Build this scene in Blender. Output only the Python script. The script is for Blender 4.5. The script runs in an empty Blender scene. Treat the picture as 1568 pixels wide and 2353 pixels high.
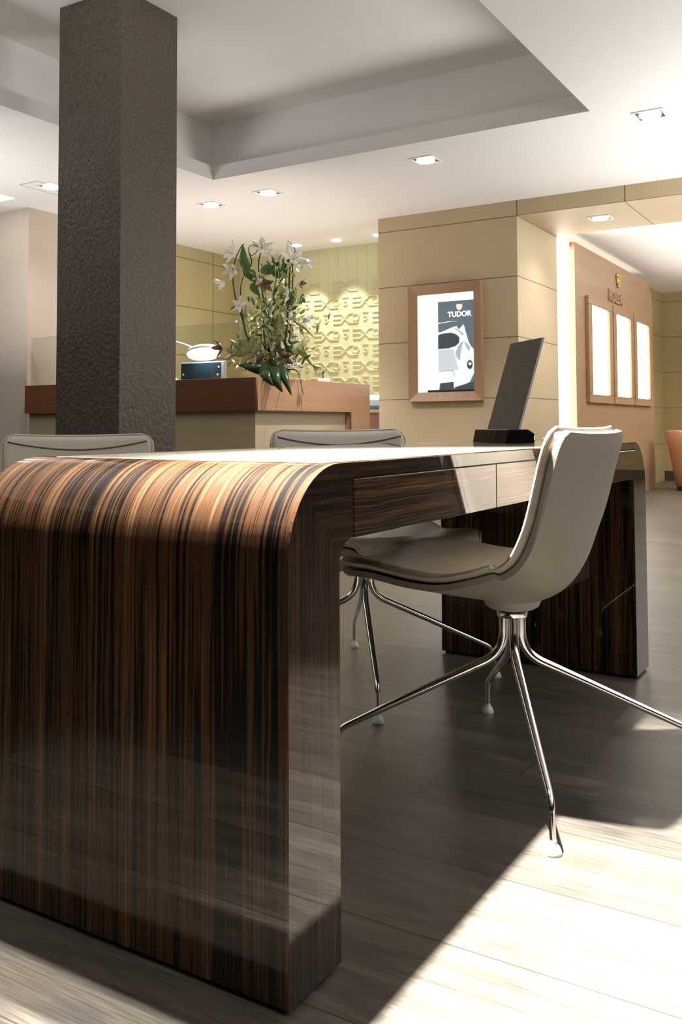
import bpy, bmesh, math, random
from mathutils import Vector, Matrix
random.seed(7)
C = bpy.context.scene.collection
sc = bpy.context.scene

# ------------------------------------------------------------ camera, world, exposure
YAW, PITCH, ROLL = math.radians(31.45), math.radians(2.642), math.radians(-0.232)
FPX, CY = 2105.06, 879.33
fw = Vector((math.cos(YAW)*math.cos(PITCH), math.sin(YAW)*math.cos(PITCH), math.sin(PITCH)))
rt = Vector((math.sin(YAW), -math.cos(YAW), 0)); up = rt.cross(fw)
cr, sr = math.cos(ROLL), math.sin(ROLL)
r2 = cr*rt + sr*up; u2 = -sr*rt + cr*up
cam = bpy.data.cameras.new('camera'); camo = bpy.data.objects.new('camera', cam); C.objects.link(camo)
M = Matrix.Identity(4)
for i in range(3):
    M[i][0] = r2[i]; M[i][1] = u2[i]; M[i][2] = -fw[i]
M[0][3], M[1][3], M[2][3] = 0, 0, 0.8
camo.matrix_world = M
cam.sensor_fit = 'VERTICAL'; cam.sensor_height = 36; cam.sensor_width = 24
cam.lens = FPX/2353*36; cam.shift_y = -(1176.5-CY)/2353
cam.clip_start = 0.02; cam.clip_end = 100
sc.camera = camo
sc.view_settings.view_transform = 'Standard'; sc.view_settings.look = 'None'
sc.view_settings.gamma = 1; sc.view_settings.exposure = 0.08
try: sc.view_settings.use_curve_mapping = False
except Exception: pass
sc.cycles.use_denoising = True
sc.cycles.max_bounces = 10; sc.cycles.diffuse_bounces = 6; sc.cycles.glossy_bounces = 5
sc.cycles.sample_clamp_indirect = 6; sc.cycles.caustics_reflective = False; sc.cycles.caustics_refractive = False
w = bpy.data.worlds.new('world'); sc.world = w; w.use_nodes = True
w.node_tree.nodes['Background'].inputs[0].default_value = (0.9, 0.95, 1, 1)
w.node_tree.nodes['Background'].inputs[1].default_value = 0.3

# spot lamps and added fill lights: (x, y, z, power, cone degrees, aim offset)
PWR = 2.4
def spot(name, loc, power, cone=80, aim=(0, 0, -1), col=(1, .96, .90), parent=None, rad=.04, blend=1):
    l = bpy.data.lights.new(name, 'SPOT'); l.energy = power*PWR; l.color = col
    l.spot_size = math.radians(cone); l.spot_blend = blend; l.shadow_soft_size = rad
    o = bpy.data.objects.new(name, l); C.objects.link(o)
    o.location = loc; o.rotation_euler = Vector(aim).to_track_quat('-Z', 'Y').to_euler()
    return o
def area(name, loc, size, power, aim=(0, 0, -1), col=(1, .95, .88)):
    l = bpy.data.lights.new(name, 'AREA'); l.energy = power; l.color = col
    l.shape = 'RECTANGLE'; l.size, l.size_y = size
    o = bpy.data.objects.new(name, l); C.objects.link(o)
    o.location = loc; o.rotation_euler = Vector(aim).to_track_quat('-Z', 'Y').to_euler()
    return o

# added unseen fill lights aimed up to brighten the ceiling, no fittings modelled
UP = 1.0
for lx, ly, lz, sx_, sy_, pw in ((1.0, 2.4, 2.0, 2.4, 1.6, 54), (2.6, -2.2, 1.9, 4, 2.4, 100), (6.6, -.8, .7, 1.6, 1.8, 215), (3.3, 5.9, 1.2, 2, 1.4, 42), (6.2, 5.0, .6, 1.1, 1.3, 26), (10.6, -.3, 1.9, 4, 2, 260)):
    area('added_ceiling_fill', (lx, ly, lz), (sx_, sy_), pw*UP, aim=(0, 0, 1), col=(1, .985, .955))

# ------------------------------------------------------------ materials
def nm(name):
    m = bpy.data.materials.new(name); m.use_nodes = True
    nt = m.node_tree; b = nt.nodes['Principled BSDF']
    return m, nt, b
def N(nt, t, **kw):
    n = nt.nodes.new(t)
    for k, v in kw.items(): setattr(n, k, v)
    return n
def simple(name, col, rough=.5, metal=0, spec=.5, coat=0, bump=None, var=None):
    m, nt, b = nm(name)
    b.inputs['Base Color'].default_value = (*col, 1); b.inputs['Roughness'].default_value = rough
    b.inputs['Metallic'].default_value = metal; b.inputs['Specular IOR Level'].default_value = spec
    b.inputs['Coat Weight'].default_value = coat
    tc = N(nt, 'ShaderNodeTexCoord')
    if var:
        sc_, amt = var
        n = N(nt, 'ShaderNodeTexNoise'); n.inputs['Scale'].default_value = sc_; n.inputs['Detail'].default_value = 6
        nt.links.new(tc.outputs['Object'], n.inputs['Vector'])
        r = N(nt, 'ShaderNodeValToRGB'); nt.links.new(n.outputs['Fac'], r.inputs[0])
        r.color_ramp.elements[0].position = .3; r.color_ramp.elements[1].position = .7
        r.color_ramp.elements[0].color = (*[c*(1-amt) for c in col], 1)
        r.color_ramp.elements[1].color = (*[min(1, c*(1+amt)) for c in col], 1)
        nt.links.new(r.outputs[0], b.inputs['Base Color'])
    if bump:
        sc_, st = bump
        n = N(nt, 'ShaderNodeTexNoise'); n.inputs['Scale'].default_value = sc_; n.inputs['Detail'].default_value = 4
        nt.links.new(tc.outputs['Object'], n.inputs['Vector'])
        bp = N(nt, 'ShaderNodeBump'); bp.inputs['Strength'].default_value = st; bp.inputs['Distance'].default_value = .004
        nt.links.new(n.outputs['Fac'], bp.inputs['Height']); nt.links.new(bp.outputs[0], b.inputs['Normal'])
    return m
def emit(name, col, s):
    m, nt, b = nm(name)
    b.inputs['Base Color'].default_value = (*col, 1); b.inputs['Emission Color'].default_value = (*col, 1)
    b.inputs['Emission Strength'].default_value = s
    return m
def math_(nt, op, a, b=None, c=None):
    n = N(nt, 'ShaderNodeMath', operation=op)
    for i, v in enumerate((a, b, c)):
        if v is None: continue
        if isinstance(v, (int, float)): n.inputs[i].default_value = v
        else: nt.links.new(v, n.inputs[i])
    return n.outputs[0]

def ebony(name, mode):
    """figured macassar veneer: streaks across one coordinate, lacquered"""
    m, nt, b = nm(name)
    tc = N(nt, 'ShaderNodeTexCoord'); sx = N(nt, 'ShaderNodeSeparateXYZ'); nt.links.new(tc.outputs['Object'], sx.inputs[0])
    X, Y, Z = sx.outputs
    if mode == 'sheet': s, t = Y, math_(nt, 'ADD', X, Z)
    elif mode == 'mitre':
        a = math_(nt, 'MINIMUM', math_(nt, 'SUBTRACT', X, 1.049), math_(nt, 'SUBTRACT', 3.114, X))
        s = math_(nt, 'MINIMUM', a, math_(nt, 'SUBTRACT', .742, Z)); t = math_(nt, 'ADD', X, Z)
    else: s, t = Z, X
    cv = N(nt, 'ShaderNodeCombineXYZ')
    # warp: gentle waves of the streaks
    wv = N(nt, 'ShaderNodeCombineXYZ'); nt.links.new(math_(nt, 'MULTIPLY', s, 6.0), wv.inputs[0]); nt.links.new(math_(nt, 'MULTIPLY', t, 3.2 if mode != 'sheet' else 1.2), wv.inputs[1])
    wn = N(nt, 'ShaderNodeTexNoise'); wn.inputs['Scale'].default_value = 1; wn.inputs['Detail'].default_value = 4; nt.links.new(wv.outputs[0], wn.inputs['Vector'])
    s2 = math_(nt, 'ADD', s, math_(nt, 'MULTIPLY', math_(nt, 'SUBTRACT', wn.outputs['Fac'], .5), .022 if mode == 'drawer' else .006))
    nt.links.new(s2, cv.inputs[0]); nt.links.new(math_(nt, 'MULTIPLY', t, .012), cv.inputs[1])
    def noise(scale, det, rough=.6):
        n = N(nt, 'ShaderNodeTexNoise'); n.inputs['Scale'].default_value = scale; n.inputs['Detail'].default_value = det; n.inputs['Roughness'].default_value = rough
        nt.links.new(cv.outputs[0], n.inputs['Vector']); return n.outputs['Fac']
    k = 1.0 if mode == 'sheet' else 1.7
    fine = noise(150*k, 3, .65); broad = noise(26*k, 2, .5)
    mix = math_(nt, 'ADD', math_(nt, 'MULTIPLY', fine, .62), math_(nt, 'MULTIPLY', broad, .38))
    r = N(nt, 'ShaderNodeValToRGB'); nt.links.new(mix, r.inputs[0])
    cr_ = r.color_ramp
    cols = [(.36, (.009, .0075, .008)), (.455, (.020, .012, .009)), (.475, (.085, .040, .019)), (.52, (.20, .095, .042)), (.55, (.12, .055, .026)), (.60, (.37, .195, .09))]
    while len(cr_.elements) < len(cols): cr_.elements.new(.5)
    for e, (p, c) in zip(cr_.elements, cols): e.position = p; e.color = (*c, 1)
    dk = {'sheet': .37, 'mitre': .15, 'drawer': .36}[mode]  # low mitre factor puts the front face's shade into its veneer colour
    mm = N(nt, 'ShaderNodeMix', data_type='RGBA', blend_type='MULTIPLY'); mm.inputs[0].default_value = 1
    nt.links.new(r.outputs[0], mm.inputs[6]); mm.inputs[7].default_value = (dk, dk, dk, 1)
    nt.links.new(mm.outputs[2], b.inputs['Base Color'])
    b.inputs['Roughness'].default_value = .55; b.inputs['Specular IOR Level'].default_value = .02
    b.inputs['Coat Weight'].default_value = 1; b.inputs['Coat Roughness'].default_value = .015; b.inputs['Coat IOR'].default_value = 1.48
    return m
def wood(name, base, dark, axis='X', rough=.4, scale=14):
    m, nt, b = nm(name)
    tc = N(nt, 'ShaderNodeTexCoord'); mp = N(nt, 'ShaderNodeMapping'); nt.links.new(tc.outputs['Object'], mp.inputs[0])
    sv = {'X': (.05, 1, 1), 'Y': (1, .05, 1), 'Z': (1, 1, .05)}[axis]
    mp.inputs['Scale'].default_value = sv
    n = N(nt, 'ShaderNodeTexNoise'); n.inputs['Scale'].default_value = scale; n.inputs['Detail'].default_value = 7; n.inputs['Roughness'].default_value = .65
    nt.links.new(mp.outputs[0], n.inputs['Vector'])
    r = N(nt, 'ShaderNodeValToRGB'); nt.links.new(n.outputs['Fac'], r.inputs[0])
    r.color_ramp.elements[0].position = .3; r.color_ramp.elements[0].color = (*dark, 1)
    r.color_ramp.elements[1].position = .7; r.color_ramp.elements[1].color = (*base, 1)
    nt.links.new(r.outputs[0], b.inputs['Base Color']); b.inputs['Roughness'].default_value = rough
    return m
def panelled(name, col, var, vlines=(), z0=.02, dz=.5, rough=.55, zlines=True):
    """cladding slabs with dark joints; vlines: list of (axis, value, zmin)"""
    m, nt, b = nm(name)
    tc = N(nt, 'ShaderNodeTexCoord'); sx = N(nt, 'ShaderNodeSeparateXYZ'); nt.links.new(tc.outputs['Object'], sx.inputs[0])
    n = N(nt, 'ShaderNodeTexNoise'); n.inputs['Scale'].default_value = 2.2; n.inputs['Detail'].default_value = 8
    nt.links.new(tc.outputs['Object'], n.inputs['Vector'])
    r = N(nt, 'ShaderNodeValToRGB'); nt.links.new(n.outputs['Fac'], r.inputs[0])
    r.color_ramp.elements[0].position = .3; r.color_ramp.elements[1].position = .7
    r.color_ramp.elements[0].color = (*[c*(1-var) for c in col], 1); r.color_ramp.elements[1].color = (*[c*(1+var) for c in col], 1)
    f = math_(nt, 'FRACT', math_(nt, 'DIVIDE', math_(nt, 'SUBTRACT', sx.outputs[2], z0-.004), dz))
    line = math_(nt, 'LESS_THAN', f, .008/dz)
    ge = N(nt, 'ShaderNodeNewGeometry'); sn = N(nt, 'ShaderNodeSeparateXYZ'); nt.links.new(ge.outputs['Normal'], sn.inputs[0])
    line = math_(nt, 'MULTIPLY', line, math_(nt, 'LESS_THAN', math_(nt, 'ABSOLUTE', sn.outputs[2]), .5))
    for ax, v, zm in vlines:
        d = math_(nt, 'ABSOLUTE', math_(nt, 'SUBTRACT', sx.outputs['XYZ'.index(ax)], v))
        l = math_(nt, 'MULTIPLY', math_(nt, 'LESS_THAN', d, .005), math_(nt, 'GREATER_THAN', sx.outputs[2], zm))
        line = math_(nt, 'MAXIMUM', line, l)
    mm = N(nt, 'ShaderNodeMix', data_type='RGBA'); nt.links.new(line, mm.inputs[0]); nt.links.new(r.outputs[0], mm.inputs[6])
    mm.inputs[7].default_value = (*[c*.3 for c in col], 1)
    nt.links.new(mm.outputs[2], b.inputs['Base Color']); b.inputs['Roughness'].default_value = rough
    return m
def floor_mat():
    m, nt, b = nm('oak_planks')
    tc = N(nt, 'ShaderNodeTexCoord'); sx = N(nt, 'ShaderNodeSeparateXYZ'); nt.links.new(tc.outputs['Object'], sx.inputs[0])
    X, Y, _ = sx.outputs
    W, L = .235, 2.2
    row = math_(nt, 'FLOOR', math_(nt, 'DIVIDE', math_(nt, 'SUBTRACT', X, .145), W))
    fx = math_(nt, 'FRACT', math_(nt, 'DIVIDE', math_(nt, 'SUBTRACT', X, .145), W))
    wn = N(nt, 'ShaderNodeTexWhiteNoise', noise_dimensions='1D'); nt.links.new(row, wn.inputs['W'])
    ys = math_(nt, 'ADD', math_(nt, 'DIVIDE', Y, L), wn.outputs['Value'])
    col = math_(nt, 'FLOOR', ys); fy = math_(nt, 'FRACT', ys)
    wn2 = N(nt, 'ShaderNodeTexWhiteNoise', noise_dimensions='2D')
    cb = N(nt, 'ShaderNodeCombineXYZ'); nt.links.new(row, cb.inputs[0]); nt.links.new(col, cb.inputs[1]); nt.links.new(cb.outputs[0], wn2.inputs['Vector'])
    # grain, shifted per plank
    g = N(nt, 'ShaderNodeCombineXYZ')
    nt.links.new(math_(nt, 'MULTIPLY', X, 9.0), g.inputs[0])
    nt.links.new(math_(nt, 'ADD', math_(nt, 'MULTIPLY', Y, .9), math_(nt, 'MULTIPLY', wn2.outputs['Value'], 40)), g.inputs[1])
    n1 = N(nt, 'ShaderNodeTexNoise'); n1.inputs['Scale'].default_value = 1.6; n1.inputs['Detail'].default_value = 9; n1.inputs['Roughness'].default_value = .7; n1.inputs['Distortion'].default_value = 1.3
    nt.links.new(g.outputs[0], n1.inputs['Vector'])
    g2 = N(nt, 'ShaderNodeCombineXYZ'); nt.links.new(math_(nt, 'MULTIPLY', X, 260.0), g2.inputs[0]); nt.links.new(math_(nt, 'MULTIPLY', Y, 9.0), g2.inputs[1])
    n2 = N(nt, 'ShaderNodeTexNoise'); n2.inputs['Scale'].default_value = 1; n2.inputs['Detail'].default_value = 3
    nt.links.new(g2.outputs[0], n2.inputs['Vector'])
    v = math_(nt, 'ADD', math_(nt, 'ADD', math_(nt, 'MULTIPLY', n1.outputs['Fac'], .6), math_(nt, 'MULTIPLY', n2.outputs['Fac'], .35)), math_(nt, 'MULTIPLY', math_(nt, 'SUBTRACT', wn2.outputs['Value'], .5), .12))
    r = N(nt, 'ShaderNodeValToRGB'); nt.links.new(v, r.inputs[0]); e = r.color_ramp.elements
    e[0].position = .3; e[0].color = (.034, .030, .026, 1); e[1].position = .66; e[1].color = (.150, .128, .102, 1)
    e2 = r.color_ramp.elements.new(.48); e2.color = (.082, .070, .057, 1)
    gap = math_(nt, 'MAXIMUM', math_(nt, 'LESS_THAN', fx, .012), math_(nt, 'LESS_THAN', fy, .0014))
    mm = N(nt, 'ShaderNodeMix', data_type='RGBA'); nt.links.new(gap, mm.inputs[0]); nt.links.new(r.outputs[0], mm.inputs[6]); mm.inputs[7].default_value = (.035, .03, .025, 1)
    nt.links.new(mm.outputs[2], b.inputs['Base Color'])
    nt.links.new(math_(nt, 'ADD', .27, math_(nt, 'MULTIPLY', n2.outputs['Fac'], .18)), b.inputs['Roughness'])
    b.inputs['Specular IOR Level'].default_value = .5
    bp = N(nt, 'ShaderNodeBump'); bp.inputs['Strength'].default_value = .22; bp.inputs['Distance'].default_value = .002
    nt.links.new(math_(nt, 'SUBTRACT', v, math_(nt, 'MULTIPLY', gap, .8)), bp.inputs['Height']); nt.links.new(bp.outputs[0], b.inputs['Normal'])
    return m
def stone_mat():
    m, nt, b = nm('brown_granite')
    tc = N(nt, 'ShaderNodeTexCoord')
    n = N(nt, 'ShaderNodeTexNoise'); n.inputs['Scale'].default_value = 75; n.inputs['Detail'].default_value = 5; n.inputs['Roughness'].default_value = .7
    n3 = N(nt, 'ShaderNodeTexNoise'); n3.inputs['Scale'].default_value = 38; n3.inputs['Detail'].default_value = 3
    for q in (n, n3): nt.links.new(tc.outputs['Object'], q.inputs['Vector'])
    r = N(nt, 'ShaderNodeValToRGB'); nt.links.new(n.outputs['Fac'], r.inputs[0]); e = r.color_ramp.elements
    e[0].position = .35; e[0].color = (.052, .038, .028, 1); e[1].position = .72; e[1].color = (.145, .118, .090, 1)
    nt.links.new(r.outputs[0], b.inputs['Base Color']); b.inputs['Roughness'].default_value = .48
    bp = N(nt, 'ShaderNodeBump'); bp.inputs['Strength'].default_value = .9; bp.inputs['Distance'].default_value = .008
    nt.links.new(n3.outputs['Fac'], bp.inputs['Height']); nt.links.new(bp.outputs[0], b.inputs['Normal'])
    return m
def glass_mat():
    m = bpy.data.materials.new('clear_glass'); m.use_nodes = True; nt = m.node_tree; nt.nodes.clear()
    o = N(nt, 'ShaderNodeOutputMaterial'); mx = N(nt, 'ShaderNodeMixShader'); t = N(nt, 'ShaderNodeBsdfTransparent'); g = N(nt, 'ShaderNodeBsdfGlossy')
    g.inputs['Roughness'].default_value = .02; t.inputs[0].default_value = (.93, .96, .95, 1); fr = N(nt, 'ShaderNodeLayerWeight'); fr.inputs[0].default_value = .5
    nt.links.new(math_(nt, 'ADD', .035, math_(nt, 'POWER', fr.outputs['Facing'], 4.0)), mx.inputs[0]); nt.links.new(t.outputs[0], mx.inputs[1]); nt.links.new(g.outputs[0], mx.inputs[2]); nt.links.new(mx.outputs[0], o.inputs[0])
    return m

m_white = simple('ceiling_plaster', (.80, .785, .765), .9, var=(1.5, .01))
m_beige = simple('beige_plaster', (.60, .52, .44), .85, var=(1.2, .03))
m_dwall = simple('taupe_wall', (.055, .045, .04), .8, var=(2, .05))
m_tile = panelled('limestone_cladding', (.50, .40, .255), .05, [('Y', 2.665, 2.52), ('Y', 1.785, 2.515)])
m_olive = panelled('olive_cladding', (.46, .40, .22), .06, [('X', 7.6, 0), ('X', 6.75, 0)])
m_olive2 = panelled('ochre_cladding', (.36, .275, .13), .06, [])
m_relief = simple('moulded_relief', (.56, .54, .32), .55, var=(3, .04))
m_floor = floor_mat(); m_stone = stone_mat(); m_glass = glass_mat()
m_sheet = ebony('macassar_sheet', 'sheet'); m_mitre = ebony('macassar_mitred', 'mitre'); m_drawer = ebony('macassar_drawer', 'drawer')
m_gap = simple('dark_gap', (.008, .007, .006), .8)
m_leather = simple('taupe_leather', (.42, .38, .32), .46, bump=(260, .12), var=(6, .03))
m_shell = simple('taupe_shell', (.25, .23, .195), .5, bump=(300, .08))
m_seam = simple('dark_thread', (.07, .06, .05), .7)
m_chrome = simple('polished_chrome', (.82, .82, .83), .06, metal=1)
m_glide = simple('white_plastic', (.75, .76, .74), .35)
m_under = simple('grey_plastic', (.42, .41, .38), .45)
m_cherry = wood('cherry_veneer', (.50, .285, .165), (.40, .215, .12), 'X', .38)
m_cherry_y = wood('cherry_veneer_shade_brown', (.22, .085, .045), (.16, .06, .03), 'Y', .38)  # shade of the counter's left arm mixed into the colour; cabinet is plain brown
m_oakwall = wood('light_walnut_panel', (.40, .25, .15), (.31, .185, .105), 'X', .42, 6)
m_frame = wood('cherry_frame', (.42, .26, .16), (.33, .195, .115), 'Z', .35)
m_glow = emit('lamp_face', (1, .97, .92), 14); m_glow2 = emit('opal_panel', (1, .97, .90), 5.0)
m_case = emit('showcase_light', (1, .99, .97), 2.6)
m_dark = simple('black_metal', (.02, .02, .02), .4)
m_trim = simple('white_metal', (.75, .74, .72), .4)
m_mirror = simple('mirror_glass', (.80, .80, .78), .03, metal=1)
m_edge = simple('polished_edge', (.85, .88, .9), .15, metal=.6)
m_orange = simple('tan_leather', (.55, .27, .14), .45, var=(4, .04))

# ------------------------------------------------------------ geometry helpers
def obj(name, bm, mat, parent=None, smooth=False, auto=None):
    me = bpy.data.meshes.new(name); bm.normal_update(); bm.to_mesh(me); bm.free()
    mats = mat if isinstance(mat, (list, tuple)) else [mat]
    for m in mats: me.materials.append(m)
    if smooth:
        for p in me.polygons: p.use_smooth = True
        if auto: 
            me.set_sharp_from_angle(angle=math.radians(auto))
    o = bpy.data.objects.new(name, me); C.objects.link(o)
    if parent: o.parent = parent
    return o
def tag(o, label, cat, group=None, kind=None):
    o['label'] = label; o['category'] = cat
    if group: o['group'] = group
    if kind: o['kind'] = kind
    return o
def struct(name, bm, mat, **kw):
    o = obj(name, bm, mat, **kw); o['kind'] = 'structure'; return o
def thing(name, label, cat, loc=(0, 0, 0), rz=0, group=None):
    o = bpy.data.objects.new(name, None); C.objects.link(o); o.location = loc; o.rotation_euler = (0, 0, rz)
    o.empty_display_size = .05
    return tag(o, label, cat, group)
def box(bm, a, b, bev=0, seg=2, mi=0):
    x0, y0, z0 = a; x1, y1, z1 = b
    vs = [bm.verts.new(p) for p in ((x0,y0,z0),(x1,y0,z0),(x1,y1,z0),(x0,y1,z0),(x0,y0,z1),(x1,y0,z1),(x1,y1,z1),(x0,y1,z1))]
    fs = [bm.faces.new([vs[i] for i in f]) for f in ((0,3,2,1),(4,5,6,7),(0,1,5,4),(1,2,6,5),(2,3,7,6),(3,0,4,7))]
    for f in fs: f.material_index = mi
    if bev:
        es = list({e for f in fs for e in f.edges})
        bmesh.ops.bevel(bm, geom=es, offset=bev, segments=seg, profile=.5, affect='EDGES')
    return bm
def B(a, b, bev=0, seg=2): return box(bmesh.new(), a, b, bev, seg)
def tube(bm, pts, rad, n=12, cap=True):
    pts = [Vector(p) for p in pts]; k = len(pts)
    if isinstance(rad, (int, float)): rad = [rad]*k
    rings = []; pn = None
    for i, p in enumerate(pts):
        t = (pts[min(i+1, k-1)]-pts[max(i-1, 0)]).normalized()
        if pn is None:
            pn = t.orthogonal().normalized()
        else:
            pn = (pn - t*pn.dot(t)).normalized()
        bn = t.cross(pn)
        rings.append([bm.verts.new(p+(pn*math.cos(2*math.pi*j/n)+bn*math.sin(2*math.pi*j/n))*rad[i]) for j in range(n)])
    for i in range(k-1):
        for j in range(n):
            bm.faces.new((rings[i][j], rings[i][(j+1) % n], rings[i+1][(j+1) % n], rings[i+1][j]))
    if cap:
        bm.faces.new(rings[0][::-1]); bm.faces.new(rings[-1])
    return bm
def lathe(bm, prof, c=(0, 0, 0), n=32, sx=1, sy=1, caps=True):
    rings = [[bm.verts.new((c[0]+r*sx*math.cos(2*math.pi*j/n), c[1]+r*sy*math.sin(2*math.pi*j/n), c[2]+z)) for j in range(n)] for r, z in prof]
    for i in range(len(rings)-1):
        for j in range(n): bm.faces.new((rings[i][j], rings[i][(j+1) % n], rings[i+1][(j+1) % n], rings[i+1][j]))
    if caps:
        bm.faces.new(rings[0][::-1]); bm.faces.new(rings[-1])
    return bm
def fillet(pts, rads, n=8):
    """round the corners of an open 3D polyline"""
    out = [Vector(pts[0])]
    for i in range(1, len(pts)-1):
        p0, p1, p2 = Vector(pts[i-1]), Vector(pts[i]), Vector(pts[i+1])
        a = (p0-p1).normalized(); b = (p2-p1).normalized(); r = rads[i-1]
        if r <= 0: out.append(p1); continue
        s, e = p1+a*r, p1+b*r
        for k in range(n+1):
            t = k/n; out.append((1-t)**2*s+2*t*(1-t)*p1+t*t*e)
    out.append(Vector(pts[-1])); return out
def prism(bm, loop, y0, y1, mi_side=0, mi_front=0, mi_back=0):
    """loop of (x,z) extruded along y; triangulated caps"""
    a = [bm.verts.new((x, y0, z)) for x, z in loop]; b = [bm.verts.new((x, y1, z)) for x, z in loop]
    n = len(loop)
    for i in range(n):
        f = bm.faces.new((a[i], b[i], b[(i+1) % n], a[(i+1) % n])); f.material_index = mi_side; f.smooth = True
    f1 = bm.faces.new(a); f1.material_index = mi_front; f2 = bm.faces.new(b[::-1]); f2.material_index = mi_back
    bmesh.ops.recalc_face_normals(bm, faces=bm.faces[:])
    bmesh.ops.triangulate(bm, faces=[f1, f2])
    return bm
def quad(bm, ps, mi=0):
    f = bm.faces.new([bm.verts.new(p) for p in ps]); f.material_index = mi; return f
def text_mesh(name, body, size, ext, mat, parent, mtx):
    cu = bpy.data.curves.new(name, 'FONT'); cu.body = body; cu.size = size; cu.extrude = ext; cu.align_x = 'CENTER'; cu.align_y = 'CENTER'; cu.offset = size*.025
    t = bpy.data.objects.new(name, cu); C.objects.link(t)
    bpy.context.view_layer.update()
    me = bpy.data.meshes.new_from_object(t.evaluated_get(bpy.context.evaluated_depsgraph_get()))
    bpy.data.objects.remove(t); me.transform(mtx); me.materials.clear(); me.materials.append(mat)
    o = bpy.data.objects.new(name, me); C.objects.link(o); o.parent = parent; return o

# ------------------------------------------------------------ the room
HC, HU = 2.65, 3.12
struct('floor', B((-4.2, -5, -.1), (14.2, 9, 0)), m_floor)
bm = bmesh.new()   # ceiling: soffit with coffer
hx0, hx1, hy0, hy1 = -1.5, 5.33, 1.525, 4.385
for a, b in (((-4.2, -5, HC), (14.2, hy0, HC+.105)), ((-4.2, hy1, HC), (8.3, 9, HC+.105)), ((hx1, hy0, HC), (8.3, hy1, HC+.105)), ((-4.2, hy0, HC), (hx0, hy1, HC+.105)), ((8.3, hy0, HC), (14.2, 3.3, HC+.105))):
    box(bm, a, b)
s = .12
for a, b in (((hx0-s-.08, hy0-s-.08, HC+.105), (hx0-s, hy1+s+.08, HU)), ((hx1+s, hy0-s-.08, HC+.105), (hx1+s+.08, hy1+s+.08, HU)), ((hx0-s, hy0-s-.08, HC+.105), (hx1+s, hy0-s, HU)), ((hx0-s, hy1+s, HC+.105), (hx1+s, hy1+s+.08, HU))):
    box(bm, a, b)
box(bm, (hx0-.3, hy0-.3, HU), (hx1+.3, hy1+.3, HU+.08))
struct('ceiling', bm, m_white)
struct('wall_back', B((-4.2, -5, 0), (-4, 9, HC)), m_dwall)
struct('wall_right', B((-4, -5, 0), (14.2, -4.8, HC)), m_dwall)
# beige end wall and olive wall on the left
struct('wall_left', B((5.17, 6.25, 0), (6.6, 8.9, HC-.0)), m_beige)
struct('wall_left_olive', B((6.6, 6.25, 0), (8.25, 6.45, HC)), m_olive)
struct('wall_left_far', B((-4, 8.8, 0), (5.17, 9, HC)), m_dwall)
# pillar and beam, clad in slabs
bm = bmesh.new()
box(bm, (7.15, 2.665, 0), (8.17, 3.975, 2.65)); box(bm, (7.15, -4.8, 2.52), (8.12, 2.665, 2.65))
struct('wall_middle', bm, m_tile)
struct('wall_middle_far', B((8.17, 2.85, 0), (8.28, 3.975, 2.65)), m_tile)
# relief wall with moulded motif
bm = bmesh.new()
box(bm, (8.06, 3.975, 0), (8.3, 6.25, HC))
def ridge(bm, pts, wd=.009, h=.011):
    """raised band on the plane x=8.06; pts are (y,z), seen from -x"""
    pts = [Vector((p[0], p[1])) for p in pts]; k = len(pts); L = []; R = []; LB = []; RB = []
    for i, p in enumerate(pts):
        t = (pts[min(i+1, k-1)]-pts[max(i-1, 0)]).normalized(); nn = Vector((-t.y, t.x))
        L.append(bm.verts.new((8.06-h, *(p+nn*wd*.42)))); R.append(bm.verts.new((8.06-h, *(p-nn*wd*.42))))
        LB.append(bm.verts.new((8.06, *(p+nn*wd)))); RB.append(bm.verts.new((8.06, *(p-nn*wd))))
    for i in range(k-1):
        for a, b in ((LB, L), (L, R), (R, RB)): bm.faces.new((a[i], b[i], b[i+1], a[i+1]))
    bm.faces.new((LB[0], L[0], R[0], RB[0])); bm.faces.new((LB[-1], RB[-1], R[-1], L[-1]))
def motif(y, z, c=.118, q=.048):
    """bars, a crossing and a ring; y runs to the left in the picture"""
    m = c*.16
    for k in (0, 1, 2): ridge(bm, [(y-m, z-k*q), (y-c+m*.2, z-k*q)])
    e = y-c-m*.1
    ridge(bm, [(e, z), (e-c*.82, z-2*q), (e-c*1.7, z-2*q)]); ridge(bm, [(e, z-2*q), (e-c*.82, z), (e-c*1.6, z), (e-c*1.72, z-.018)])
    cy, cz = y-c*.5, z-4.3*q
    ridge(bm, [(cy+.034*math.cos(t*math.pi/8), cz+.034*math.sin(t*math.pi/8)) for t in range(17)], .010)
    ridge(bm, [(y-c*1.15, z-3.3*q), (y-c*1.75, z-3.3*q)], .010)
    cy, cz = y-c*1.45, z-4.6*q
    ridge(bm, [(cy+.022*math.cos(t*math.pi/8), cz+.022*math.sin(t*math.pi/8)) for t in range(17)], .009)
for i in range(0, 10):
    for j in range(-2, 9):
        y = 6.22-i*.236; z = 2.44-j*.330-((i*.165) % .330)
        if y-.236 > 3.98 and .95 < z-.27 and z < 2.40: motif(y, z)
for i in range(18):
    box(bm, (8.0575, 4.02+i*.118, .95), (8.06, 4.023+i*.118, HC-.01))
struct('wall_relief', bm, m_relief)
# inner room beyond the beam
struct('wall_passage', B((8.62, 2.86, 0), (13.4, 3.0, HC)), m_olive2)
struct('wall_passage_end', B((13.4, -4.8, 0), (13.6, 3.0, HC)), m_olive2)
struct('baseboard_passage', B((13.375, -4.8, 0), (13.4, 2.86, .14)), simple('dark_base', (.05, .035, .02), .5))
struct('trim_lightslot', B((8.17, 2.845, 0), (8.62, 2.86, HC)), m_trim)

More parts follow.
